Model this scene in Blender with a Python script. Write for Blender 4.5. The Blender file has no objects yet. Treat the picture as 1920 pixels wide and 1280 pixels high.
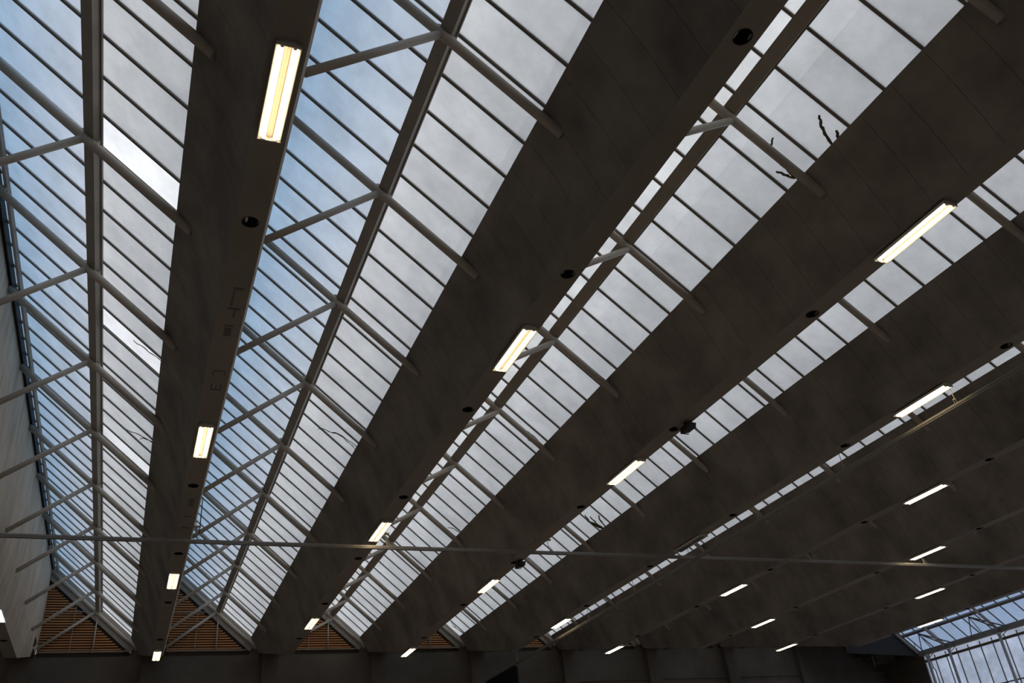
import bpy, bmesh, math, random
from mathutils import Vector, Matrix
random.seed(7)
S = 8.05            # metres per design unit (design unit = height of the beam soffits above the eye)
EYE = 1.6
sc = bpy.context.scene
col = sc.collection

# ------------------------------------------------------------------ camera, sky, exposure
def cam_basis(yaw, pit, rol):
    cy, sy, cp, sp = math.cos(yaw), math.sin(yaw), math.cos(pit), math.sin(pit)
    f = Vector((sy*cp, cy*cp, sp)); r = Vector((cy, -sy, 0)); u = r.cross(f)
    cr, sr = math.cos(rol), math.sin(rol)
    return cr*r + sr*u, -sr*r + cr*u, f
cd = bpy.data.cameras.new('camera'); cam = bpy.data.objects.new('camera', cd); col.objects.link(cam)
cr_, cu_, cf_ = cam_basis(0.43799981, 0.54182153, -0.10916886)
m = Matrix((cr_, cu_, -cf_)).transposed().to_4x4(); m.translation = (0, 0, EYE)
cam.matrix_world = m
cd.sensor_width = 36; cd.lens = 1606.1746*36/1920; cd.clip_end = 500; cd.clip_start = .05
sc.camera = cam
sc.view_settings.view_transform = 'Standard'; sc.view_settings.look = 'None'
sc.view_settings.exposure = 0.0; sc.view_settings.gamma = 1.0; sc.view_settings.use_curve_mapping = False
sc.cycles.use_denoising = True
sc.cycles.max_bounces = 12; sc.cycles.diffuse_bounces = 6; sc.cycles.transparent_max_bounces = 16
sc.cycles.sample_clamp_indirect = 4

w = bpy.data.worlds.new('overcast_sky'); sc.world = w; w.use_nodes = True
nt = w.node_tree; nt.nodes.clear()
def N(t, **k):
    n = nt.nodes.new(t)
    for a, b in k.items(): setattr(n, a, b)
    return n
def lk(a, b): nt.links.new(a, b)
tc = N('ShaderNodeTexCoord'); sp = N('ShaderNodeSeparateXYZ'); lk(tc.outputs['Generated'], sp.inputs[0])
mr = N('ShaderNodeMapRange'); mr.interpolation_type = 'SMOOTHSTEP'
mr.inputs[1].default_value = -.25; mr.inputs[2].default_value = .45
nz = N('ShaderNodeTexNoise'); nz.inputs['Scale'].default_value = 3.2; nz.inputs['Detail'].default_value = 7; nz.inputs['Roughness'].default_value = .58
lk(tc.outputs['Generated'], nz.inputs['Vector'])
ad = N('ShaderNodeMath', operation='MULTIPLY_ADD'); lk(nz.outputs[0], ad.inputs[0]); ad.inputs[1].default_value = .5; ad.inputs[2].default_value = -.25
a2 = N('ShaderNodeMath', operation='ADD'); lk(sp.outputs['X'], a2.inputs[0]); lk(ad.outputs[0], a2.inputs[1]); lk(a2.outputs[0], mr.inputs[0])
mx = N('ShaderNodeMixRGB'); lk(mr.outputs[0], mx.inputs[0])
mx.inputs[1].default_value = (.90, .93, .98, 1); mx.inputs[2].default_value = (.86, .88, .90, 1)
cl = N('ShaderNodeMapRange'); lk(nz.outputs[0], cl.inputs[0]); cl.inputs[1].default_value = .3; cl.inputs[2].default_value = .7
cl.inputs[3].default_value = .92; cl.inputs[4].default_value = 1.2
el = N('ShaderNodeMapRange'); lk(sp.outputs['Z'], el.inputs[0]); el.inputs[1].default_value = .0; el.inputs[2].default_value = .65
el.inputs[3].default_value = .43; el.inputs[4].default_value = 1.0
mu = N('ShaderNodeMath', operation='MULTIPLY'); lk(cl.outputs[0], mu.inputs[0]); lk(el.outputs[0], mu.inputs[1])
bg = N('ShaderNodeBackground'); lk(mx.outputs[0], bg.inputs['Color']); lk(mu.outputs[0], bg.inputs['Strength'])
wo = N('ShaderNodeOutputWorld'); lk(bg.outputs[0], wo.inputs['Surface'])

# ------------------------------------------------------------------ measures (design units)
P = 0.6211888; RS = 0.4682683; Y0 = 1.0166876
PX, PZ = -0.8295420, 1.3630954            # middle purlin
GX, GZ = -1.2713884, 1.2065682            # lower edge of the glass of the bay to the left of beam k
CX = -1.1715683; RX = -1.1185058          # soffit left / right edge, height 1
SL = (GZ-PZ)/(GX+P-PX)                    # glass slope (negative)
ANG = math.atan(-SL)
YA, YB = -1.05, Y0+8.9*RS                 # back wall, end wall
def yi(i): return Y0+RS*i
AX, AZ = PX-P*1-(0), 0
APX = -0.4755 - P; APZ = PZ+SL*(APX+P-PX-P*1+0) if False else 0
APX = -1.1185058+0.0250                   # apex x (per k, relative so that x = APX + k*P)
APZ = PZ + SL*(APX-PX)                    # apex height on the purlin line
HY0 = 4.62                                # where the soffits start to rise towards the end wall
def zb(y): return 1.0 if y < HY0 else 1.0+.13*(y-HY0)/(YB-HY0)

# ------------------------------------------------------------------ materials
def mat(name, base, rough=.8, noise=None, metal=0, bump=0, emit=None, streak=None, spec=.3):
    m_ = bpy.data.materials.new(name); m_.use_nodes = True; t = m_.node_tree
    b = t.nodes['Principled BSDF']; b.inputs['Base Color'].default_value = (*base, 1)
    b.inputs['Roughness'].default_value = rough; b.inputs['Metallic'].default_value = metal
    b.inputs['Specular IOR Level'].default_value = spec
    if noise:
        sca, amt, vec = noise
        g = t.nodes.new('ShaderNodeNewGeometry'); mp = t.nodes.new('ShaderNodeMapping'); mp.inputs['Scale'].default_value = vec
        n1 = t.nodes.new('ShaderNodeTexNoise'); n1.inputs['Scale'].default_value = sca; n1.inputs['Detail'].default_value = 8; n1.inputs['Roughness'].default_value = .62
        t.links.new(g.outputs['Position'], mp.inputs[0]); t.links.new(mp.outputs[0], n1.inputs['Vector'])
        r = t.nodes.new('ShaderNodeMapRange'); r.inputs[1].default_value = .3; r.inputs[2].default_value = .7
        r.inputs[3].default_value = 1-amt; r.inputs[4].default_value = 1+amt
        t.links.new(n1.outputs[0], r.inputs[0])
        fac = r.outputs[0]
        if streak:
            mp2 = t.nodes.new('ShaderNodeMapping'); mp2.inputs['Scale'].default_value = streak[0]
            n2 = t.nodes.new('ShaderNodeTexNoise'); n2.inputs['Scale'].default_value = 1; n2.inputs['Detail'].default_value = 5; n2.inputs['Distortion'].default_value = .6
            t.links.new(g.outputs['Position'], mp2.inputs[0]); t.links.new(mp2.outputs[0], n2.inputs['Vector'])
            r2 = t.nodes.new('ShaderNodeMapRange'); r2.inputs[1].default_value = .33; r2.inputs[2].default_value = .62
            r2.inputs[3].default_value = 1-streak[1]; r2.inputs[4].default_value = 1+streak[1]*.4
            t.links.new(n2.outputs[0], r2.inputs[0])
            mm = t.nodes.new('ShaderNodeMath'); mm.operation = 'MULTIPLY'; t.links.new(fac, mm.inputs[0]); t.links.new(r2.outputs[0], mm.inputs[1]); fac = mm.outputs[0]
        hs = t.nodes.new('ShaderNodeVectorMath'); hs.operation = 'SCALE'; hs.inputs[0].default_value = base
        t.links.new(fac, hs.inputs['Scale']); t.links.new(hs.outputs[0], b.inputs['Base Color'])
        if bump:
            bp = t.nodes.new('ShaderNodeBump'); bp.inputs['Strength'].default_value = bump; bp.inputs['Distance'].default_value = .02
            t.links.new(n1.outputs[0], bp.inputs['Height']); t.links.new(bp.outputs[0], b.inputs['Normal'])
    if emit:
        b.inputs['Emission Color'].default_value = (*emit[0], 1); b.inputs['Emission Strength'].default_value = emit[1]
    return m_
def glass(name, tra, dif, share, per_pane=.0, ramp=None):
    m_ = bpy.data.materials.new(name); m_.use_nodes = True; t = m_.node_tree; t.nodes.clear()
    g = t.nodes.new('ShaderNodeNewGeometry'); n1 = t.nodes.new('ShaderNodeTexNoise')
    n1.inputs['Scale'].default_value = 1.3; n1.inputs['Detail'].default_value = 9; n1.inputs['Roughness'].default_value = .65
    t.links.new(g.outputs['Position'], n1.inputs['Vector'])
    r = t.nodes.new('ShaderNodeMapRange'); r.inputs[1].default_value = .3; r.inputs[2].default_value = .7; r.inputs[3].default_value = .84; r.inputs[4].default_value = 1.12
    t.links.new(n1.outputs[0], r.inputs[0])
    oi = t.nodes.new('ShaderNodeObjectInfo'); r3 = t.nodes.new('ShaderNodeMapRange'); r3.inputs[3].default_value = 1-per_pane; r3.inputs[4].default_value = 1+per_pane
    t.links.new(oi.outputs['Random'], r3.inputs[0])
    mm = t.nodes.new('ShaderNodeMath'); mm.operation = 'MULTIPLY'; t.links.new(r.outputs[0], mm.inputs[0]); t.links.new(r3.outputs[0], mm.inputs[1])
    s1 = t.nodes.new('ShaderNodeVectorMath'); s1.operation = 'SCALE'; s1.inputs[0].default_value = tra; t.links.new(mm.outputs[0], s1.inputs['Scale'])
    a = t.nodes.new('ShaderNodeBsdfTransparent'); b = t.nodes.new('ShaderNodeBsdfTranslucent')
    s2 = t.nodes.new('ShaderNodeVectorMath'); s2.operation = 'SCALE'; s2.inputs[0].default_value = dif; t.links.new(mm.outputs[0], s2.inputs['Scale']); t.links.new(s2.outputs[0], b.inputs['Color'])
    t.links.new(s1.outputs[0], a.inputs['Color'])
    if ramp:       # bluer sky towards the ridge, painted into the glass colour
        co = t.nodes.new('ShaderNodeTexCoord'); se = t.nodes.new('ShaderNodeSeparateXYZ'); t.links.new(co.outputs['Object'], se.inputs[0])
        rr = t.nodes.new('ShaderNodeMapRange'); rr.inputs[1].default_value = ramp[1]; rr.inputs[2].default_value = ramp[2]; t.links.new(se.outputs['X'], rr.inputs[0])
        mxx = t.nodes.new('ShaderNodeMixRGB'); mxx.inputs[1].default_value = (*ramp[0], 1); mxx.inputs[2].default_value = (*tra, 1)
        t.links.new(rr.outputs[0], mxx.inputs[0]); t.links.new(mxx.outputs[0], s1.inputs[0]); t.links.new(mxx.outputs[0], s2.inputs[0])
    x = t.nodes.new('ShaderNodeMixShader'); x.inputs[0].default_value = share; t.links.new(a.outputs[0], x.inputs[1]); t.links.new(b.outputs[0], x.inputs[2])
    o = t.nodes.new('ShaderNodeOutputMaterial'); t.links.new(x.outputs[0], o.inputs['Surface'])
    return m_
def clear(name):
    m_ = bpy.data.materials.new(name); m_.use_nodes = True; t = m_.node_tree; t.nodes.clear()
    a = t.nodes.new('ShaderNodeBsdfTransparent'); a.inputs['Color'].default_value = (.98, .985, .99, 1)
    o = t.nodes.new('ShaderNodeOutputMaterial'); t.links.new(a.outputs[0], o.inputs['Surface']); return m_
M = {
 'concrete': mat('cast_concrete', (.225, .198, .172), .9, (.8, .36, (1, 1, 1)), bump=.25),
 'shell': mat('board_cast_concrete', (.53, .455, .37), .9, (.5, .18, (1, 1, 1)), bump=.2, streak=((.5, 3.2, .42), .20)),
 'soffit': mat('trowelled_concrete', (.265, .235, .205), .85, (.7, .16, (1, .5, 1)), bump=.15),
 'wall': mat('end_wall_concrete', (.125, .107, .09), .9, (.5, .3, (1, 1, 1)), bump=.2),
 'steel': mat('grey_painted_steel', (.46, .42, .37), .45, (1.5, .12, (1, 1, 1))),
 'bar': mat('glazing_bar_steel', (.19, .17, .15), .55),
 'purlin': mat('purlin_steel', (.29, .26, .225), .5, (1.2, .12, (1, 1, 1))),
 'dark': mat('black_painted_metal', (.03, .03, .03), .6),
 'hole': mat('dark_drain_recess', (.02, .019, .018), .9),  # darkness inside the drain recesses, painted as near-black
 'stencil': mat('faded_stencil_paint', (.15, .131, .114), .9),
 'wood': mat('orange_stained_pine', (.52, .23, .08), .7, (1.2, .2, (.3, 1, 6))),
 'board': mat('dark_backing_board', (.045, .04, .035), .9),
 'floor': mat('hall_floor_boards', (.56, .45, .35), .5, (.6, .12, (1, 6, 1))),
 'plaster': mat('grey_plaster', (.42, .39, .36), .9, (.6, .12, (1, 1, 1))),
 'housing': mat('lamp_housing_enamel', (.75, .72, .66), .35),
 'reflector': mat('lamp_reflector', (.26, .21, .15), .5),
 'tube': mat('fluorescent_tube', (.9, .9, .9), .4, emit=((1, .80, .52), 11)),
 'tubecool': mat('cool_fluorescent_tube', (.9, .9, .9), .4, emit=((.86, .88, 1), 11)),
 'unlit': mat('unlit_tube', (.35, .35, .34), .4),
 'alu': mat('brushed_aluminium_rail', (.34, .32, .285), .42, (3, .08, (1, 1, 1)), metal=.35),
 'curtain': mat('black_curtain_cloth', (.012, .012, .012), .95),
 'twig': mat('ivy_stem_bark', (.10, .10, .06), .9),
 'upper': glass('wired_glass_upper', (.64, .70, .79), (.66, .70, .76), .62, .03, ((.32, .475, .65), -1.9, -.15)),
 'pale': glass('pale_wired_glass', (.80, .80, .80), (.97, .97, .96), .6, .03),
 'lower': glass('weathered_wired_glass', (.62, .61, .59), (.855, .865, .875), .90, .05),
 'bright': glass('clean_new_pane', (1.0, 1.0, 1.0), (.9, .9, .9), .04),
 'side': glass('milky_side_glass', (.66, .72, .92), (.90, .95, 1.0), .6, .04),
 'eave': glass('wired_glass_eave', (.37, .50, .74), (.46, .58, .80), .5, .03),
 'membrane': mat('added_pale_membrane', (.72, .73, .74), .8),  # added pale outer skin, brightens the roof backs behind the glass
 'clear': clear('clear_outer_face'),
}

# ------------------------------------------------------------------ mesh helpers (all input in design units, scaled here)
def V3(x, y, z): return Vector((x*S, y*S, z*S))
class MB:
    def __init__(s): s.v = []; s.f = []; s.m = []
    def add(s, vs, fs, mi=0):
        o = len(s.v); s.v += [tuple(v) for v in vs]
        for q in fs: s.f.append(tuple(i+o for i in q)); s.m.append(mi)
    def box(s, x0, x1, y0, y1, z0, z1, mi=0):
        vs = [V3(x, y, z) for x in (x0, x1) for y in (y0, y1) for z in (z0, z1)]
        s.add(vs, [(0,1,3,2),(4,6,7,5),(0,4,5,1),(2,3,7,6),(0,2,6,4),(1,5,7,3)], mi)
    def prism(s, prof, y0, y1, mi=0, ends=True):     # closed (x,z) profile pushed along y ; y may be lists of profiles
        n = len(prof)
        vs = [V3(x, y0, z) for x, z in prof] + [V3(x, y1, z) for x, z in prof]
        fs = [(i, (i+1) % n, n+(i+1) % n, n+i) for i in range(n)]
        if ends: fs += [tuple(range(n))[::-1], tuple(range(n, 2*n))]
        s.add(vs, fs, mi)
    def loft(s, A, B, mi=0):                          # two closed loops of 3d points
        n = len(A)
        s.add([V3(*p) for p in A]+[V3(*p) for p in B], [(i, (i+1) % n, n+(i+1) % n, n+i) for i in range(n)]+[tuple(range(n))[::-1], tuple(range(n, 2*n))], mi)
    def bar(s, a, b, wd, ht, up=(0, 0, 1), mi=0):     # rectangular bar
        a = V3(*a); b = V3(*b); d = (b-a).normalized(); u = Vector(up); sd = d.cross(u).normalized(); u = sd.cross(d).normalized()
        w2 = wd*S/2; h2 = ht*S/2; vs = []
        for p in (a, b):
            for i, j in ((-1,-1),(1,-1),(1,1),(-1,1)): vs.append(p+sd*w2*i+u*h2*j)
        s.add(vs, [(0,1,5,4),(1,2,6,5),(2,3,7,6),(3,0,4,7),(3,2,1,0),(4,5,6,7)], mi)
    def tube(s, pts, r, n=12, mi=0, taper=None):
        pts = [V3(*p) for p in pts]; rings = []
        for i, p in enumerate(pts):
            d = (pts[min(i+1, len(pts)-1)]-pts[max(i-1, 0)]).normalized()
            u = Vector((0, 0, 1)) if abs(d.z) < .9 else Vector((1, 0, 0))
            sd = d.cross(u).normalized(); u = sd.cross(d)
            rr = (r if taper is None else r*taper[i])*S
            rings.append([p+(sd*math.cos(2*math.pi*k/n)+u*math.sin(2*math.pi*k/n))*rr for k in range(n)])
        vs = [v for rg in rings for v in rg]; fs = []
        for i in range(len(pts)-1):
            for k in range(n): fs.append((i*n+k, i*n+(k+1) % n, (i+1)*n+(k+1) % n, (i+1)*n+k))
        fs += [tuple(range(n))[::-1], tuple(range((len(pts)-1)*n, len(pts)*n))]
        s.add(vs, fs, mi)
    def mesh(s, name, mats, smooth=False):
        me = bpy.data.meshes.new(name); me.from_pydata(s.v, [], s.f)
        for m_ in mats if isinstance(mats, (list, tuple)) else [mats]: me.materials.append(m_)
        me.polygons.foreach_set('material_index', s.m)
        bm = bmesh.new(); bm.from_mesh(me); bmesh.ops.recalc_face_normals(bm, faces=bm.faces); bm.to_mesh(me); bm.free()
        if smooth:
            me.polygons.foreach_set('use_smooth', [len(p.vertices) == 4 for p in me.polygons])
        me.update(); return me
def link(name, me, parent=None, loc=(0, 0, 0)):
    o = bpy.data.objects.new(name, me); col.objects.link(o); o.location = (loc[0]*S, loc[1]*S, loc[2]*S)
    if parent: o.parent = parent
    return o
def tag(o, label=None, cat=None, group=None, kind=None):
    for a, b in (('label', label), ('category', cat), ('group', group), ('kind', kind)):
        if b: o[a] = b
    return o
def thing(name, label, cat, loc=(0, 0, 0), group=None):
    o = link(name, None, None, loc); o.location.z += EYE
    o.empty_display_size = .3
    return tag(o, label, cat, group)
def struct(name, mb, mats):
    o = link(name, mb.mesh(name, mats)); o.location.z = EYE
    return tag(o, kind='structure')
ORD = ['zeroth', 'leftmost', 'second', 'third', 'fourth', 'fifth', 'sixth', 'seventh', 'eighth', 'ninth']
def beamname(k):
    return 'leftmost beam in view' if k == 1 else '%s beam from the left' % ORD[k]

# ------------------------------------------------------------------ setting
ZF = -EYE/S
XL = RX-.075; XR = 5.205; ZT = 1.62
b = MB(); b.box(XL-.05, XR+.05, YA-.05, YB+.05, ZF-.03, ZF); struct('floor', b, M['floor'])
b = MB(); b.box(XL-.03, XL, YA-.05, YB+.05, ZF, ZT); struct('wall_left', b, M['plaster'])
b = MB(); b.box(XL, XR, YA-.03, YA, ZF, ZT); struct('wall_back', b, M['plaster'])
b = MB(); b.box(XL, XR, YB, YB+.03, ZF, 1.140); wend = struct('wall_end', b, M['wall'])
for k in range(0, 10):      # pilasters that carry the beams, and the pier under each slab
    b = MB(); b.box(CX-.03, RX+.004, YB-.035, YB-.0005, ZF, 1.125); 
    link('pilaster', b.mesh('pilaster', M['wall']), wend, (k*P, 0, 0))
    b = MB(); b.box(GX+.006, RX-.004, YB+.001, YB+.029, 1.1405, GZ-.01)
    link('pier', b.mesh('pier', M['wall']), wend, (k*P, 0, 0))
b = MB(); b.box(XL, XR, YB-.010, YB-.0005, .93, .942); link('ledge', b.mesh('ledge', M['wall']), wend)

# right side wall with its tall window
WY1 = 4.806
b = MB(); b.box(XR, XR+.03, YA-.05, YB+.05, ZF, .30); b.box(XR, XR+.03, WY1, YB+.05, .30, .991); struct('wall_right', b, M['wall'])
win = link('window_1', None); win.location.z = EYE; tag(win, kind='structure')
mull = [WY1-.0995*i for i in range(0, 60)]
pn = MB(); pn.box(-.0006, .0006, -.0488, .0488, 0, .25); pm = pn.mesh('side_pane', M['side'])
pn = MB(); pn.box(-.0006, .0006, -.0488, .0488, 0, .024); pm2 = pn.mesh('side_pane_top', M['side'])
pn = MB(); pn.box(-.0006, .0006, -.0488, .0488, 0, .375); pm3 = pn.mesh('side_pane_low', M['side'])
mb_ = MB(); mb_.box(-.004, .003, -.0022, .0022, .302, .958); mm_ = mb_.mesh('mullion', M['bar'])
for i in range(58):
    y = (mull[i]+mull[i+1])/2
    link('pane', pm, win, (XR+.006, y, .682)); link('pane', pm2, win, (XR+.006, y, .941)); link('pane', pm3, win, (XR+.006, y, .303))
    link('mullion', mm_, win, (XR, mull[i], 0))
b = MB(); b.box(-.008, .004, YA, WY1, .921, .937); link('transom', b.mesh('transom', M['bar']), win, (XR, 0, 0))
b = MB(); b.box(-.004, .004, YA, WY1, .676, .683); link('transom', b.mesh('transom_low', M['bar']), win, (XR, 0, 0))
b = MB(); b.box(-.02, .012, YA, WY1+.01, .966, 1.0); link('eave_beam', b.mesh('eave_beam', M['purlin']), win, (XR-.012, 0, 0))

# ------------------------------------------------------------------ concrete beams
def qb(t):      # slab profile under the glass edge, from its upper edge (t=0) to the soffit crease (t=1)
    cx, cz = .060, -.093; dx, dz = CX-GX, 1.0-GZ
    return (GX+2*t*(1-t)*cx+t*t*dx, GZ+2*t*(1-t)*cz+t*t*dz)
def slab_line(y, n=7):
    z0 = zb(y); pts = []
    tmax = 1.0
    if z0 > 1.0:
        lo, hi = 0, 1
        for _ in range(30):
            mid = (lo+hi)/2
            if qb(mid)[1] > z0: lo = mid
            else: hi = mid
        tmax = lo
    return [qb(tmax*i/(n-1)) for i in range(n)]
def shell_line(y):
    z0 = zb(y)
    pr = [(RX, 1.0), (RX+.013, 1.07), (RX+.022, 1.15), (RX+.027, 1.28), (RX+.028, 1.42), (RX+.026, 1.53), (APX, APZ+.004)]
    if z0 > 1.0:
        x0 = RX+.013*(z0-1)/.07 if z0 < 1.07 else RX+.013+.009*(z0-1.07)/.08
        pr = [(x0, z0)]+[p for p in pr[1:] if p[1] > z0+.004]
        while len(pr) < 7: pr.insert(1, ((pr[0][0]+pr[1][0])/2, (pr[0][1]+pr[1][1])/2))
    return pr
TH = .016
def strip_panel(y0, y1, fn, off, th=TH, fn_slab=False):
    A = fn(y0); B = fn(y1); d = []
    for L_, y in ((A, y0), (B, y1)):
        back = []
        for i, p in enumerate(L_):
            q0 = L_[max(i-1, 0)]; q1 = L_[min(i+1, len(L_)-1)]
            tx, tz = q1[0]-q0[0], q1[1]-q0[1]; n_ = math.hypot(tx, tz)
            nx, nz = -tz/n_, tx/n_
            if off < 0: nx, nz = -nx, -nz
            if off == 1 and fn_slab: back.append((p[0]+(.0205 if i == 0 else nx*th), p[1]+(0 if i == 0 else nz*th)))
            else: back.append((p[0]+nx*th, p[1]+nz*th))
        d.append([(x, y, z) for x, z in L_]+[(x, y, z) for x, z in back[::-1]])
    b = MB(); b.loft(d[0], d[1]); return b
PD = .18*RS; ys = []
y = yi(-.553)
while y-PD > YA: y -= PD
while y < YB: ys.append(y); y += PD
ys = [YA]+[v for v in ys if v > YA+.02 and v < YB-.02]+[YB-.036]
slab_meshes = []
JG = .0004
for i in range(len(ys)-1):
    y0, y1 = ys[i], ys[i+1]
    if y1 < HY0:
        key = 'std' if 0 < i < len(ys)-2 else 'x%d' % i
    mb = strip_panel(0+JG, y1-y0-JG, lambda yy, o=y0: slab_line(yy+o), 1, TH, True)
    slab_meshes.append((y0, mb))
std = None; slab_final = []
for y0, mb in slab_meshes:
    if y0+PD < HY0 and y0 > YA+.01:
        if std is None: std = mb.mesh('slab_panel', M['concrete'])
        slab_final.append((y0, std))
    else: slab_final.append((y0, mb.mesh('slab_panel_end', M['concrete'])))
# joint filler behind the panels, shell, soffit with drain openings
fil = MB()
for y0, y1 in ((YA, HY0), (HY0, YB-.036)):
    def inner(yy):
        L_ = slab_line(yy); return [(x+.0045, z+.0025) for x, z in L_]
    s_ = strip_panel(y0, y1, inner, 1, .008); fil.add([Vector(v) for v in s_.v], s_.f)
fil_me = fil.mesh('slab_backing', M['concrete'])
sh_len = []
SHY = [YA]+[yi(-1.5+2.6*i) for i in range(0, 4)]+[HY0, YB-.0005]
shell_mes = []
for i in range(len(SHY)-1):
    g_ = .0005
    mb = strip_panel(SHY[i]+g_, SHY[i+1]-g_, shell_line, 1, .014)
    shell_mes.append(mb.mesh('shell_panel', M['shell']))
hole_y = [yi(-.84+1.304*i) for i in range(-1, 7)]
hole_y = [h for h in hole_y if h < HY0-.1]
def soffit_mesh(skip=None):
    b = MB(); w2 = (RX-CX)/2; cx = (RX+CX)/2; yc = YA
    for h in hole_y:
        if skip == h: continue
        if h-w2 > yc: b.add([V3(CX, yc, 1), V3(RX, yc, 1), V3(RX, h-w2, 1), V3(CX, h-w2, 1)], [(0, 1, 2, 3)])
        n = 24; inner = []; outer = []; up = []
        for j in range(n):
            a = 2*math.pi*j/n; c_, s_ = math.cos(a), math.sin(a); r = .0142
            mxx = max(abs(c_), abs(s_))
            inner.append(V3(cx+c_*r, h+s_*r, 1)); outer.append(V3(cx+c_/mxx*w2, h+s_/mxx*w2, 1)); up.append(V3(cx+c_*r, h+s_*r, 1.03))
        o = inner+outer+up
        b.add(o, [(j, (j+1) % n, n+(j+1) % n, n+j) for j in range(n)])
        b.add(inner+up, [(j, (j+1) % n, n+(j+1) % n, n+j) for j in range(n)]+[tuple(range(n, 2*n))], 1)
        yc = h+w2
    b.add([V3(CX, yc, 1), V3(RX, yc, 1), V3(RX, HY0, 1), V3(CX, HY0, 1)], [(0, 1, 2, 3)])
    a0 = slab_line(YB-.0005)[-1]; a1 = shell_line(YB-.0005)[0]
    b.add([V3(CX, HY0, 1), V3(RX, HY0, 1), V3(a1[0], YB-.0005, a1[1]), V3(a0[0], YB-.0005, a0[1])], [(0, 1, 2, 3)])
    # upper face of the trough floor
    b.add([V3(CX-.004, YA, 1.032), V3(RX+.004, YA, 1.032), V3(RX+.004, HY0, 1.032), V3(CX-.004, HY0, 1.032)], [(0, 1, 2, 3)])
    b.add([V3(CX-.004, HY0, 1.032), V3(RX+.004, HY0, 1.032), V3(a1[0]+.003, YB-.0005, 1.16), V3(a0[0]-.003, YB-.0005, 1.16)], [(0, 1, 2, 3)])
    return b.mesh('soffit', [M['soffit'], M['hole']])
sof_me = soffit_mesh(); SK = [h for h in hole_y if abs(h-1.84) < .1][0]; sof2 = soffit_mesh(SK)
rim = MB(); n = 24
for a, c in ((.0142, .0152),):
    vs = []
    for r, z in ((a, 1.0), (a, .9993), (c, .9993), (c, 1.0)):
        for j in range(n): vs.append(V3(math.cos(2*math.pi*j/n)*r, math.sin(2*math.pi*j/n)*r, z))
    rim.add(vs, [(q*n+j, q*n+(j+1) % n, (q+1)*n+(j+1) % n, (q+1)*n+j) for q in range(3) for j in range(n)])
rim_me = rim.mesh('drain_rim', M['dark'])
def mem_slab(y): return [(x+(.0215 if i == 0 else .0185), y, z+.008*(i > 0)) for i, (x, z) in enumerate(slab_line(y))]+[(x+.0225, y, z+.010*(i > 0)) for i, (x, z) in list(enumerate(slab_line(y)))[::-1]]
def mem_shell(y):
    q = [(x-.0150, z) for x, z in shell_line(y)][1:]
    return [(x, y, z) for x, z in q]+[(x-.002, y, z) for x, z in q[::-1]]
mem = MB(); mem.loft(mem_slab(YA), mem_slab(HY0)); mem.loft(mem_slab(HY0), mem_slab(YB-.04)); kerb_me = mem.mesh('added_membrane', M['membrane'])
mem = MB(); mem.loft(mem_shell(YA), mem_shell(HY0)); mem.loft(mem_shell(HY0), mem_shell(YB-.002)); memb2 = mem.mesh('added_shell_membrane', M['membrane'])
rdg = MB(); rdg.prism([(APX-.006, APZ-.004), (APX+.010, APZ-.016), (APX+.016, APZ+.004), (APX-.006, APZ+.024)], YA, YB); rdg_me = rdg.mesh('ridge_flashing', M['dark'])
brk = MB()
brk.prism([(RX+.018, 1.135), (RX+.031, 1.15), (RX+.031, 1.165), (RX+.018, 1.20)], YB-.19, YB-.165)
brk.prism([(RX+.012, 1.095), (RX+.027, 1.11), (RX+.024, 1.13), (RX+.012, 1.14)], YB-.16, YB-.10)
brk_me = brk.mesh('end_bracket', M['dark'])
beams = {}
for k in range(0, 10):
    lab = ('concrete beam against the left wall, beyond the leftmost in view' if k == 0 else
      'long concrete roof beam, %s' % (['', 'leftmost, its pale shell face showing', 'second from the left, with faint stencil marks',
       'third from the left', 'fourth from the left', 'fifth from the left, curtain rail along it', 'sixth from the left',
       'seventh from the left', 'eighth from the left', 'ninth and last from the left, beside the right window'][k]))
    t = thing('concrete_beam', lab, 'beam', (k*P, 0, 0), 'concrete shed-roof beams'); beams[k] = t
    link('soffit', sof2 if k == 2 else sof_me, t); link('slab_backing', fil_me, t); link('added_membrane', kerb_me, t); link('added_membrane', memb2, t); link('ridge_flashing', rdg_me, t); link('end_bracket', brk_me, t)
    for y0, me in slab_final: link('slab_panel', me, t, (0, y0, 0))
    for me in shell_mes: link('shell_panel', me, t)
    for h in hole_y:
        if not (k == 2 and h == SK): link('drain_rim', rim_me, t, ((RX+CX)/2, h, 0))
# faded stencil letters on the second beam
def strokes(name, rects):
    b = MB()
    for x0, x1, y0, y1 in rects: b.box(x0, x1, y0, y1, .9994, 1.0)
    link(name, b.mesh(name, M['stencil']), beams[2], (0, 0, 0))
ox = -2*P+.0; 
strokes('stencil_letter', [(ox+.088, ox+.112, 1.862, 1.868), (ox+.088, ox+.0915, 1.838, 1.862), (ox+.0985, ox+.1015, 1.842, 1.862), (ox+.1085, ox+.112, 1.838, 1.862)])
strokes('stencil_letter', [(ox+.088, ox+.112, 1.772, 1.778), (ox+.086, ox+.0895, 1.778, 1.800), (ox+.1105, ox+.114, 1.778, 1.796)])
strokes('stencil_letter', [(ox+.094, ox+.112, 1.440, 1.447), (ox+.094, ox+.097, 1.447, 1.505)])
strokes('stencil_letter', [(ox+.090, ox+.114, 1.512, 1.519), (ox+.102, ox+.106, 1.519, 1.545)])
strokes('stencil_letter', [(ox+.090, ox+.109, 1.578, 1.585), (ox+.092, ox+.106, 1.590, 1.622)])
strokes('stencil_letter', [(ox+.094, ox+.110, 2.56, 2.62), (ox+.090, ox+.110, 2.70, 2.712), (ox+.090, ox+.110, 2.80, 2.812)])

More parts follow.
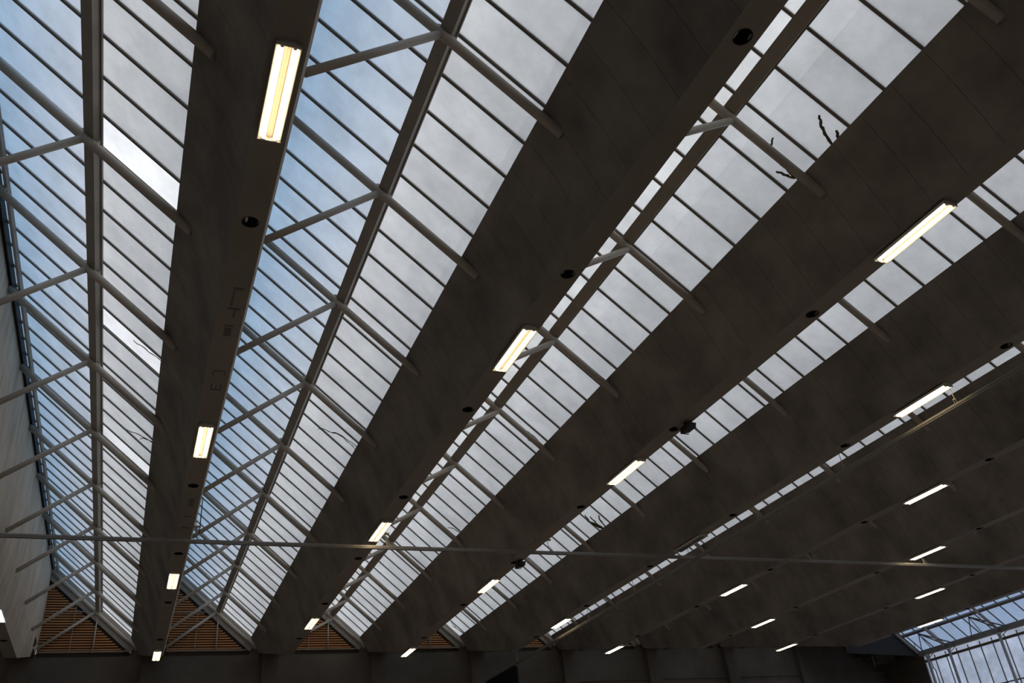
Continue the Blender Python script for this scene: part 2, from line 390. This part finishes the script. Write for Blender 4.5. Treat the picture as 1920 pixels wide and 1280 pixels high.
# ------------------------------------------------------------------ skylights
phase = {1: .859, 2: .870, 3: .80, 4: .827}
PITCH = .2183
nrm = Vector((math.sin(ANG), 0, math.cos(ANG)))
def sp_(x, off):      # point on the slope at x (per bay), pushed off along the normal
    return (x+nrm.x*off, PZ+SL*(x-PX)+nrm.z*off)
GO = .0141
def slope_box(b, xa, xb, y0, y1, off0, off1, mi=0, under=None):
    a, c, d, e = sp_(xa, off0), sp_(xb, off0), sp_(xb, off1), sp_(xa, off1)
    vs = [V3(a[0], y0, a[1]), V3(c[0], y0, c[1]), V3(d[0], y0, d[1]), V3(e[0], y0, e[1]), V3(a[0], y1, a[1]), V3(c[0], y1, c[1]), V3(d[0], y1, d[1]), V3(e[0], y1, e[1])]
    b.add(vs, [(0, 1, 5, 4)], 0 if under is None else under)
    b.add(vs, [(1, 2, 6, 5), (2, 3, 7, 6), (3, 0, 4, 7), (3, 2, 1, 0), (4, 5, 6, 7)], mi)
def pane_mesh(name, xa, xb, m1, wy=PITCH*RS):
    # local origin on the purlin line so that the painted sky-blue ramp runs along the slope
    b = MB(); slope_box(b, xa, xb, .0009, wy-.0009, GO, GO+.0011, 1, 0)
    b.v = [(v[0]-PX*S, v[1], v[2]-PZ*S) for v in b.v]
    return b.mesh(name, [m1, M['clear']])
XG = GX+P+.0215   # glass runs a little past the slab edge onto its kerb
pu = pane_mesh('upper_pane', APX+.004, PX-.0008, M['upper']); pu3 = pane_mesh('upper_pane', APX+.004, PX+.0215, M['pale']); pl3 = pane_mesh('lower_pane', PX+.0225, XG, M['lower']); plw = pane_mesh('lower_pane', PX+.0008, XG, M['lower']); pbr = pane_mesh('clean_pane', PX+.0008, XG, M['bright'])
XP2 = 5.062-9*P; XE = 5.185-9*P
p9a = pane_mesh('lower_pane_wide', PX+.0008, XP2-.0008, M['eave']); p9b = pane_mesh('eave_pane', XP2+.0008, XE, M['eave'])
def bar_mesh(name, xa, xb):
    b = MB(); slope_box(b, xa, xb, -.0033, .0033, GO-.0035, GO+.003); return b.mesh(name, M['bar'])
bar_me = bar_mesh('glazing_bar', APX+.003, XG); bar9 = bar_mesh('glazing_bar_long', APX+.003, XE)
b = MB(); slope_box(b, PX-.0105, PX+.0105, YA, YB-.002, -.011, .0102); slope_box(b, PX-.0135, PX-.0095, YA, YB-.002, .006, .0102); slope_box(b, PX+.0095, PX+.0135, YA, YB-.002, .006, .0102)
purlin_me = b.mesh('purlin', M['purlin'])
b = MB(); UX = APX+.030; slope_box(b, UX-.0045, UX+.0045, YA, YB-.002, .0005, .010); up_me = b.mesh('upper_purlin', M['steel'])
RO = -.0172
ra = sp_(APX+.006, RO); rb = sp_(GX+P+.046, RO)
b = MB(); b.tube([(ra[0], 0, ra[1]), (rb[0], 0, rb[1])], .0100, 16); raf_me = b.mesh('rafter', M['steel'], True)
cle = []
b = MB(); b.prism([sp_(PX-.022, -.012), sp_(PX-.010, -.012), sp_(PX-.010, -.0005), sp_(PX-.016, -.0005)], -.0035, .0035); cle.append(b.mesh('cleat', M['steel'])); b = MB()
b.prism([sp_(PX+.010, -.012), sp_(PX+.020, -.012), sp_(PX+.016, -.0005), sp_(PX+.010, -.0005)], -.003, .003); cle.append(b.mesh('cleat', M['steel'])); b = MB()
b.prism([sp_(UX-.006, -.012), sp_(UX+.008, -.012), sp_(UX+.004, .0), sp_(UX-.004, .0)], -.003, .003); cle.append(b.mesh('cleat', M['steel']))
sa = sp_(PX-.004, RO-.007); sf = (RX+.0235, 1.160)
b = MB(); b.tube([(sa[0], 0, sa[1]), (sf[0], 0, sf[1])], .0082, 16); str_me = b.mesh('strut', M['steel'], True)
s3 = sp_(PX+.034, RO-.007); b = MB(); b.tube([(s3[0], 0, s3[1]), (sf[0], 0, sf[1])], .0082, 16); str3 = b.mesh('strut', M['steel'], True)
rb9 = sp_(XE-.01, RO); b = MB(); b.tube([(ra[0], 0, ra[1]), (rb9[0], 0, rb9[1])], .0100, 16); raf9 = b.mesh('rafter_long', M['steel'], True)
bn = ['hidden behind the leftmost beam', 'right of the leftmost beam, with three clean bright panes', 'right of the second beam, widest in view',
      'right of the third beam, its ridge side a thin slit', 'right of the fourth beam, one pane row in view', 'right of the fifth beam, seen as a thin slit',
      'behind the sixth beam, its glass out of sight', 'behind the seventh beam, its glass out of sight', 'behind the eighth beam, its glass out of sight', 'of bluish glass running down to the right side window']
for k in range(0, 10):
    t = thing('skylight', 'long sloping skylight ' + bn[k], 'skylight', (k*P, 0, 0), 'sloping shed-roof skylights')
    yend = YB-.002 if k < 9 else 4.812
    ph = phase.get(k, .84); i0 = -40
    idxs = []
    v = ph
    while yi(v-PITCH) > YA+.02: v -= PITCH
    while yi(v) < yend-.01: idxs.append(v); v += PITCH
    bars = [yi(v) for v in idxs]
    for j, y in enumerate(bars):
        link('glazing_bar', bar_me if k < 9 else bar9, t, (0, y, 0))
        last = (j == len(bars)-1)
        wy = (yend-y) if last else PITCH*RS
        sc_y = wy/(PITCH*RS)
        if k < 9:
            low = plw
            if k == 1 and any(abs(idxs[j]-q) < .05 for q in (.859, .859+PITCH*7, .859+PITCH*14.0+.04)): low = pbr
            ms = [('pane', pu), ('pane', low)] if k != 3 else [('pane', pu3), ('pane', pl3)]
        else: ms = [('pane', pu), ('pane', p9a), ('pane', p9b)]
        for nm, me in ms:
            o = link(nm, me, t, (PX, y, PZ))
            if last: o.scale.y = sc_y
            if me is pbr: o['label'] = 'clean bright pane'
    # strip of panes up to the back wall
    for me in ([pu3, pl3] if k == 3 else [pu, plw] if k < 9 else [pu, p9a, p9b]):
        o = link('pane', me, t, (PX, YA, PZ)); o.scale.y = (bars[0]-YA)/(PITCH*RS)
    sh = (.022, 0, .022*SL) if k == 3 else (0, 0, 0)
    link('purlin', purlin_me, t, sh); link('upper_purlin', up_me, t)
    rows = [yi(i) for i in range(-4, 9)]+[yi(8.86)]
    if k == 9: rows = [4.56-.452*i for i in range(0, 12)]+[4.805]
    for y in rows:
        if y < YA+.03: continue
        r = link('rafter', raf_me if k < 9 else raf9, t, (0, y, 0)); [link('cleat', q, r) for q in cle]; link('strut', str_me if k != 3 else str3, t, (0, y, 0))
    if k == 9:
        b = MB(); slope_box(b, XP2-.009, XP2+.005, YA, 4.81, -.006, .010); link('lower_purlin', b.mesh('lower_purlin', M['bar']), t)
        b = MB(); slope_box(b, APX+.004, XE+.028, 4.816, YB+.02, GO, GO+.004); link('roof_panel', b.mesh('roof_panel', M['board']), t)
        # bracing between the lower purlin and the eave beam
        for i in range(0, 11):
            yn = 4.64-.447*i
            tp = sp_(XP2, -.02); be = sp_(XE-.005, -.018)
            for dy, r_ in ((.13, .0032), (.035, .0026), (-.10, .0045), (-.16, .0045)):
                b = MB(); b.tube([(tp[0], yn, tp[1]), (be[0], yn+dy*1.0, be[1])], r_, 8); link('brace', b.mesh('brace', M['bar'], True), t)
# gable closing the step of the last bay
b = MB(); b.loft([(4.53, 4.815, 1.0), (XR, 4.815, .97), (XR, 4.815, 1.0), (4.53, 4.815, 1.56)], [(4.53, 4.825, 1.0), (XR, 4.825, .97), (XR, 4.825, 1.0), (4.53, 4.825, 1.56)])
struct('trim_1', b, M['board'])

# ------------------------------------------------------------------ end gables with wooden louvres
SP_ = .0134
for k in range(0, 10):
    nm = ['beyond the leftmost beam', 'tall one right of the leftmost beam', 'right of the second beam', 'right of the third beam', 'right of the fourth beam', 'right of the fifth beam',
          'right of the sixth beam', 'right of the seventh beam', 'right of the eighth beam', 'right of the ninth beam'][k]
    t = thing('louvre_panel', 'triangular orange-slatted gable on the end wall, ' + nm, 'louvre', (k*P, YB, 0), 'slatted end gables')
    xl = RX+.024; xr = GX+P+.004
    z = 1.141; i = 0
    def xtop(zz): return PX+(zz+.030+.052-PZ)/SL
    while True:
        x1 = min(xr, xtop(z+.009))
        if x1 < xl+.01: break
        b = MB(); b.loft([(xl, -.010, z), (x1, -.010, z), (x1, -.0075, z+.0070), (xl, -.0075, z+.0070)], [(xl, -.0065, z), (x1, -.0065, z), (x1, -.004, z+.0070), (xl, -.004, z+.0070)])
        link('slat', b.mesh('slat', M['wood']), t); z += SP_; i += 1
    b = MB(); zt = PZ+SL*(xl-PX)-.02
    b.loft([(xl, -.0035, 1.125), (xr, -.0035, 1.125), (xr, -.0035, PZ+SL*(xr-PX)+.010), (xl, -.0035, PZ+SL*(xl-PX)+.010)], [(xl, -.0005, 1.125), (xr, -.0005, 1.125), (xr, -.0005, PZ+SL*(xr-PX)+.010), (xl, -.0005, PZ+SL*(xl-PX)+.010)])
    link('backing', b.mesh('backing', M['board']), t)
    b = MB(); c0, c1 = sp_(APX+.004, -.052), sp_(xr+.03, -.052); d0, d1 = sp_(APX+.004, .0135), sp_(xr+.03, .0135)
    b.loft([(c0[0], -.016, c0[1]), (c1[0], -.016, c1[1]), (d1[0], -.016, d1[1]), (d0[0], -.016, d0[1])], [(c0[0], -.003, c0[1]), (c1[0], -.003, c1[1]), (d1[0], -.003, d1[1]), (d0[0], -.003, d0[1])])
    link('fascia', b.mesh('fascia', M['purlin']), t)
    kp = PX-.002
    b = MB(); b.tube([(kp, -.016, 1.138), (kp, -.016, PZ-.035)], .0038, 10); link('post', b.mesh('post', M['steel'], True), t)
    b = MB(); b.box(PX-.115, PX-.111, -.0125, -.0105, 1.138, PZ+.045); link('post', b.mesh('post_thin', M['purlin']), t)
    b = MB(); b.box(xl, xr, -.014, -.011, 1.144, 1.150); b.box(xl, min(xr, PX-.0), -.0125, -.0105, 1.352, 1.358); link('rail', b.mesh('rail', M['purlin']), t)

# ------------------------------------------------------------------ lamps
LW, LL, LH = .018, .095, .011
def tray():
    b = MB(); z1 = .9998; z0 = .989
    prof = [(-LW, z0), (-LW, z0+.006), (-.011, z1), (.011, z1), (LW, z0+.006), (LW, z0), (LW-.0008, z0), (.004, z0+.0075), (0, z0+.004), (-.004, z0+.0075), (-LW+.0008, z0)]
    b.prism(prof, -LL, LL); return b
def ends():
    b = MB()
    b.prism([(-LW, .9885), (-LW, .995), (-.011, .9998), (.011, .9998), (LW, .995), (LW, .9885)], 0, .0015)
    return b
tray_me = tray().mesh('housing', M['housing'])
b = MB(); b.prism([(-LW+.001, .9893), (-.004, .9962), (0, .9925), (.004, .9962), (LW-.001, .9893), (LW-.001, .9900), (.004, .9967), (0, .993), (-.004, .9967), (-LW+.001, .9900)], -LL+.002, LL-.002); refl_me = b.mesh('reflector', M['reflector'])
end_me = ends().mesh('end_cap', M['housing'])
def tubem(mt):
    b = MB(); b.tube([(0, -LL+.003, 0), (0, LL-.003, 0)], .0029, 14); return b.mesh('tube', mt, True)
tw, tcool, tun = tubem(M['tube']), tubem(M['tubecool']), tubem(M['unlit'])
b = MB(); b.tube([(0, -.0015, 0), (0, .0015, 0)], .0031, 12); sock_me = b.mesh('socket', M['housing'])
even = [.921+1.217*i for i in range(4)]; odd = [1.527+1.222*i for i in range(3)]
lamps = {1: [3.845], 2: even, 3: odd, 4: even, 5: odd, 6: even[1:], 7: odd[1:], 8: even[2:], 9: odd[2:]}
pos = {4: ['nearest of four', 'second nearest of four', 'third nearest of four', 'farthest of four'],
       3: ['nearest of three', 'middle of three', 'farthest of three'], 2: ['nearer of two', 'farther of two'], 1: ['at lower left edge']}
for k, L_ in lamps.items():
    for i, y in enumerate(L_):
        x = (CX+RX)/2+k*P+(.018 if k == 1 else 0)
        unlit = (k == 5 and i == 1)
        cool = (k == 1)
        lab = '%s twin-tube lamp under the %s, %s' % ('unlit' if unlit else ('bluish-white' if cool else 'warm'), beamname(k).replace(' in view', ''), pos[len(L_)][i])
        t = thing('fluorescent_lamp', lab, 'lamp', (x, y, 0), 'fluorescent lamps under the beams')
        link('housing', tray_me if not unlit else tray_me, t); link('reflector', refl_me, t); link('end_cap', end_me, t, (0, -LL, 0)); link('end_cap', end_me, t, (0, LL-.0015, 0))
        for s_ in (-1, 1):
            tb = link('tube', tun if unlit else (tcool if cool else tw), t, (s_*.0085, 0, .9905))
            for e in (-1, 1): link('socket', sock_me, tb, (0, e*(LL-.0028), 0))

# ------------------------------------------------------------------ curtain rails
RZ = .943; CZ = .960; CY = 2.82
def rail_profile(b, a, c, along):
    for u0, u1, z0, z1 in ((-.0060, .0060, -.0015, .0050), (-.0045, .0045, -.0040, -.0015), (-.0060, -.0030, -.0065, -.0040), (.0030, .0060, -.0065, -.0040)):
        b.box(1.99+u0, 1.99+u1, a, c, RZ+z0, RZ+z1)
t = thing('curtain_rail', 'long aluminium curtain rail running beside the fifth beam towards the end wall', 'rail')
b = MB(); rail_profile(b, -.9, YB-.04, 'y'); link('track', b.mesh('track', M['alu']), t)
for y in [1.45+.455*i for i in range(-4, 9)]:
    if y > YB-.1: continue
    b = MB(); b.tube([(1.99, y, RZ+.018), (1.985, y, 1.014)], .0011, 8)
    b.tube([(1.9885, y-.003, RZ+.004), (1.9885, y-.003, RZ+.019)], .0008, 6); b.tube([(1.9885, y+.004, RZ+.004), (1.9885, y+.004, RZ+.019)], .0008, 6)
    b.box(1.9865, 1.9905, y-.004, y+.005, RZ+.0175, RZ+.0195); b.box(1.984, 1.997, y-.004, y+.004, 1.010, 1.016)
    link('hanger', b.mesh('hanger', M['steel']), t)
t = thing('curtain_rail', 'thin metal rail crossing the whole picture below all the beams', 'rail')
b = MB(); b2 = MB()
for u0, u1, z0, z1 in ((-.0060, .0060, -.0005, .0055), (-.0045, .0045, -.0030, -.0005), (-.0060, -.0025, -.0055, -.0030), (.0025, .0060, -.0055, -.0030)):
    b.box(XL+.001, XR-.045, CY+u0, CY+u1, CZ+z0, CZ+z1)
link('track', b.mesh('track', M['alu']), t)
for k in range(0, 10):
    x = RX+k*P+.020
    if k == 5: continue
    b = MB(); b.tube([(x, CY+.003, CZ+.005), (x-.008, CY+.003, CZ+.026), (x-.014, CY+.003, 1.06)], .0012, 8); b.tube([(x+.008, CY-.003, CZ+.005), (x-.008, CY-.003, CZ+.026)], .0010, 6)
    b.box(x-.022, x+.004, CY-.004, CY+.006, 1.008, 1.012)
    link('hanger', b.mesh('hanger', M['steel']), t)

# bunched curtain at the far end of the long rail
t = thing('curtain', 'black cloth curtain bunched under the long rail at the end wall', 'curtain', (1.99, 4.9, 0))
b = MB(); nf = 60; vs = []; fs = []
zz = [RZ-.009, RZ-.02, .80, .5, .2, ZF+.01]
for r_, z in enumerate(zz):
    for i in range(nf):
        y = -.23+.46*i/(nf-1); x = .016*math.sin(i*1.55+r_*.12)*(1 if r_ else .6)
        vs.append(V3(x, y, z))
for r_ in range(len(zz)-1):
    for i in range(nf-1): fs.append((r_*nf+i, r_*nf+i+1, (r_+1)*nf+i+1, (r_+1)*nf+i))
b.add(vs, fs); cu = link('cloth', b.mesh('cloth', M['curtain'], True), t)
so = cu.modifiers.new('thick', 'SOLIDIFY'); so.thickness = .012
b = MB()
for i in range(10): b.box(-.0015, .0015, -.22+.048*i, -.217+.048*i, RZ-.012, RZ-.0055)
link('runner', b.mesh('runner', M['steel']), t)

# ------------------------------------------------------------------ dark fittings below the fourth beam
for y, lab in ((1.796, 'small black floodlight under the fourth concrete beam, the nearer one'), (3.036, 'small black floodlight under the fourth concrete beam, above the crossing rail')):
    t = thing('floodlight', lab, 'floodlight', (RX+4*P-.020, y, 0), 'black floodlights')
    b = MB(); b.loft([(-.010, -.022, .972), (.020, -.016, .977), (.024, -.016, .992), (-.006, -.022, .990)], [(-.010, .020, .972), (.020, .020, .977), (.024, .020, .992), (-.006, .020, .990)]); link('body', b.mesh('body', M['dark']), t)
    b = MB(); b.box(-.004, .004, -.003, .003, .985, .9998); link('bracket', b.mesh('bracket', M['dark']), t)
    b = MB(); b.box(-.008, .017, -.0225, -.0195, .9715, .9735); b.box(-.008, .017, .0175, .0205, .9715, .9735); link('visor', b.mesh('visor', M['dark']), t)

# thin rod with an arm hanging beside the second beam
t = thing('hanging_rod', 'thin dark rod with a short arm hanging between struts right of the second beam', 'rod', (.147, 2.86, 0))
b = MB(); b.tube([(0, 0, 1.002), (0, 0, 1.125)], .0016, 8); link('rod', b.mesh('rod', M['dark'], True), t)
b = MB(); b.tube([(0, 0, 1.022), (-.022, 0, 1.022)], .0022, 8); link('arm', b.mesh('arm', M['dark'], True), t)
for x, z0, z1, lab in ((4.985, .965, 1.184, 'slim white rod hanging below the ninth beam near the end wall'), (5.14, .995, 1.09, 'slim white rod at the end of the eave truss, by the right window')):
    y = 5.06 if x < 5 else 4.79
    t = thing('hanging_rod', lab, 'rod', (x, y, 0))
    b = MB(); b.tube([(0, 0, z0), (0, 0, z1)], .0022, 8); link('rod', b.mesh('rod', M['steel'], True), t)
    b = MB(); b.tube([(0, 0, z0-.004), (0, 0, z0)], .004, 8); link('foot', b.mesh('foot', M['steel'], True), t)

# ------------------------------------------------------------------ round columns in front of the side window
cols = [4.745]+[4.545-.4265*i for i in range(0, 4)]
cn = ['half hidden in the end corner', 'leftmost one before the milky window', 'second one before the milky window']
for i, y in enumerate(cols):
    lab = 'slim round grey steel column, ' + (cn[i] if i < 3 else 'outside the frame on the right')
    t = thing('round_column', lab, 'column', (XR-.030, y, 0), 'columns along the right window')
    b = MB(); b.tube([(0, 0, ZF), (0, 0, .960)], .0092, 18); link('shaft', b.mesh('shaft', M['steel'], True), t)
    for dy in (-.032, .028):
        b = MB(); b.tube([(0, 0, .945), (0, dy, .968)], .0025, 8); link('stay', b.mesh('stay', M['steel'], True), t)
    b = MB(); b.tube([(0, 0, .935), (-.02, -.10, .968)], .0025, 8); link('stay', b.mesh('stay_long', M['steel'], True), t)
t = thing('drain_pipe', 'thin dark pipe bending beside the corner column at the end of the right window', 'pipe', (XR-.047, 4.72, 0))
b = MB(); b.tube([(0, -.008, .97), (0, -.012, .87), (0, -.025, .855), (0, -.027, .60)], .0035, 10); link('pipe', b.mesh('pipe', M['bar'], True), t)
b = MB(); b.tube([(0, -.004, .868), (0, -.018, .868)], .002, 8); link('clamp', b.mesh('clamp', M['bar']), t)
t = thing('wall_duct', 'dark stepped box duct on the end wall below the last beam', 'duct', (4.95, YB-.04, 0))
b = MB(); b.box(.05, .24, -.10, .0, .985, 1.03); link('duct', b.mesh('duct', M['wall']), t)
b = MB(); b.box(-.05, .06, -.06, .0, 1.035, 1.09); link('duct', b.mesh('duct_box', M['board']), t)

# ------------------------------------------------------------------ ivy stems lying on the outside of the glass
def stem(k, lab, lines, r=.0016):
    t = thing('ivy_stem', lab, 'plant stem', (k*P, lines[0][0][1], 0))
    y00 = lines[0][0][1]
    for j, ln in enumerate(lines):
        pts = []
        for i in range(len(ln)-1):
            for q in range(4):
                f_ = q/4; pts.append((ln[i][0]*(1-f_)+ln[i+1][0]*f_, ln[i][1]*(1-f_)+ln[i+1][1]*f_))
        pts.append(ln[-1]); P3 = []
        for i, (dx, y) in enumerate(pts):
            x, z = sp_(PX+dx, GO-.0045-.0012*math.sin(i*1.7)); P3.append((x, y-y00+.0015*math.sin(i*2.1+j), z))
        b = MB(); b.tube(P3, r, 7, taper=[.6+.4*math.sin(math.pi*(i+1)/(len(P3)+1))+.15*math.sin(i*2.9) for i in range(len(P3))])
        link('stem', b.mesh('stem', M['twig'], True), t)
stem(3, 'thick curved ivy stem on the glass left of the fourth beam, upper of the two', [[(.135, .900), (.148, .915), (.165, .926), (.195, .936)], [(.170, .901), (.180, .912), (.195, .922)]], .0034)
stem(3, 'winding ivy stem beside a rafter left of the fourth beam, lower of the two', [[(.104, 1.005), (.112, 1.028), (.135, 1.040), (.160, 1.043), (.195, 1.047)], [(.145, 1.062), (.160, 1.055), (.175, 1.048)]], .0030)
stem(3, 'small forked ivy twig at the glass edge, midway along the fourth beam', [[(.112, 2.452), (.135, 2.440), (.160, 2.442), (.188, 2.455)], [(.140, 2.478), (.165, 2.468), (.188, 2.462)]])
stem(3, 'short ivy twig near the glass edge, above the crossing rail', [[(.140, 3.375), (.160, 3.345), (.192, 3.343)]])
stem(2, 'long forked ivy twig on the glass left of the third beam', [[(.066, 2.665), (.072, 2.640), (.101, 2.616), (.122, 2.589), (.150, 2.586), (.19, 2.592)], [(.101, 2.616), (.114, 2.593), (.135, 2.580), (.185, 2.569)]], .0014)
stem(4, 'bushy ivy sprig on the glass right of the fourth beam', [[(.110, 3.222), (.135, 3.236), (.165, 3.226), (.20, 3.193)], [(.139, 3.150), (.150, 3.170), (.192, 3.190)], [(.130, 3.243), (.160, 3.230), (.20, 3.196)], [(.145, 3.225), (.170, 3.215), (.20, 3.200)], [(.125, 3.205), (.155, 3.212), (.19, 3.206)]], .0032)
stem(4, 'thin ivy twig on the farthest panes right of the fourth beam', [[(.105, 5.09), (.145, 5.105), (.195, 5.085)], [(.120, 5.12), (.160, 5.10), (.195, 5.095)]], .0018)
stem(1, 'thin straight twig on the middle clean bright pane', [[(.098, 2.162), (.140, 2.149), (.178, 2.139)]], .0012)
stem(1, 'curled thin twig beside the farthest clean bright pane', [[(.092, 2.730), (.144, 2.677), (.178, 2.658)], [(.136, 2.712), (.146, 2.682), (.178, 2.651)]], .0014)
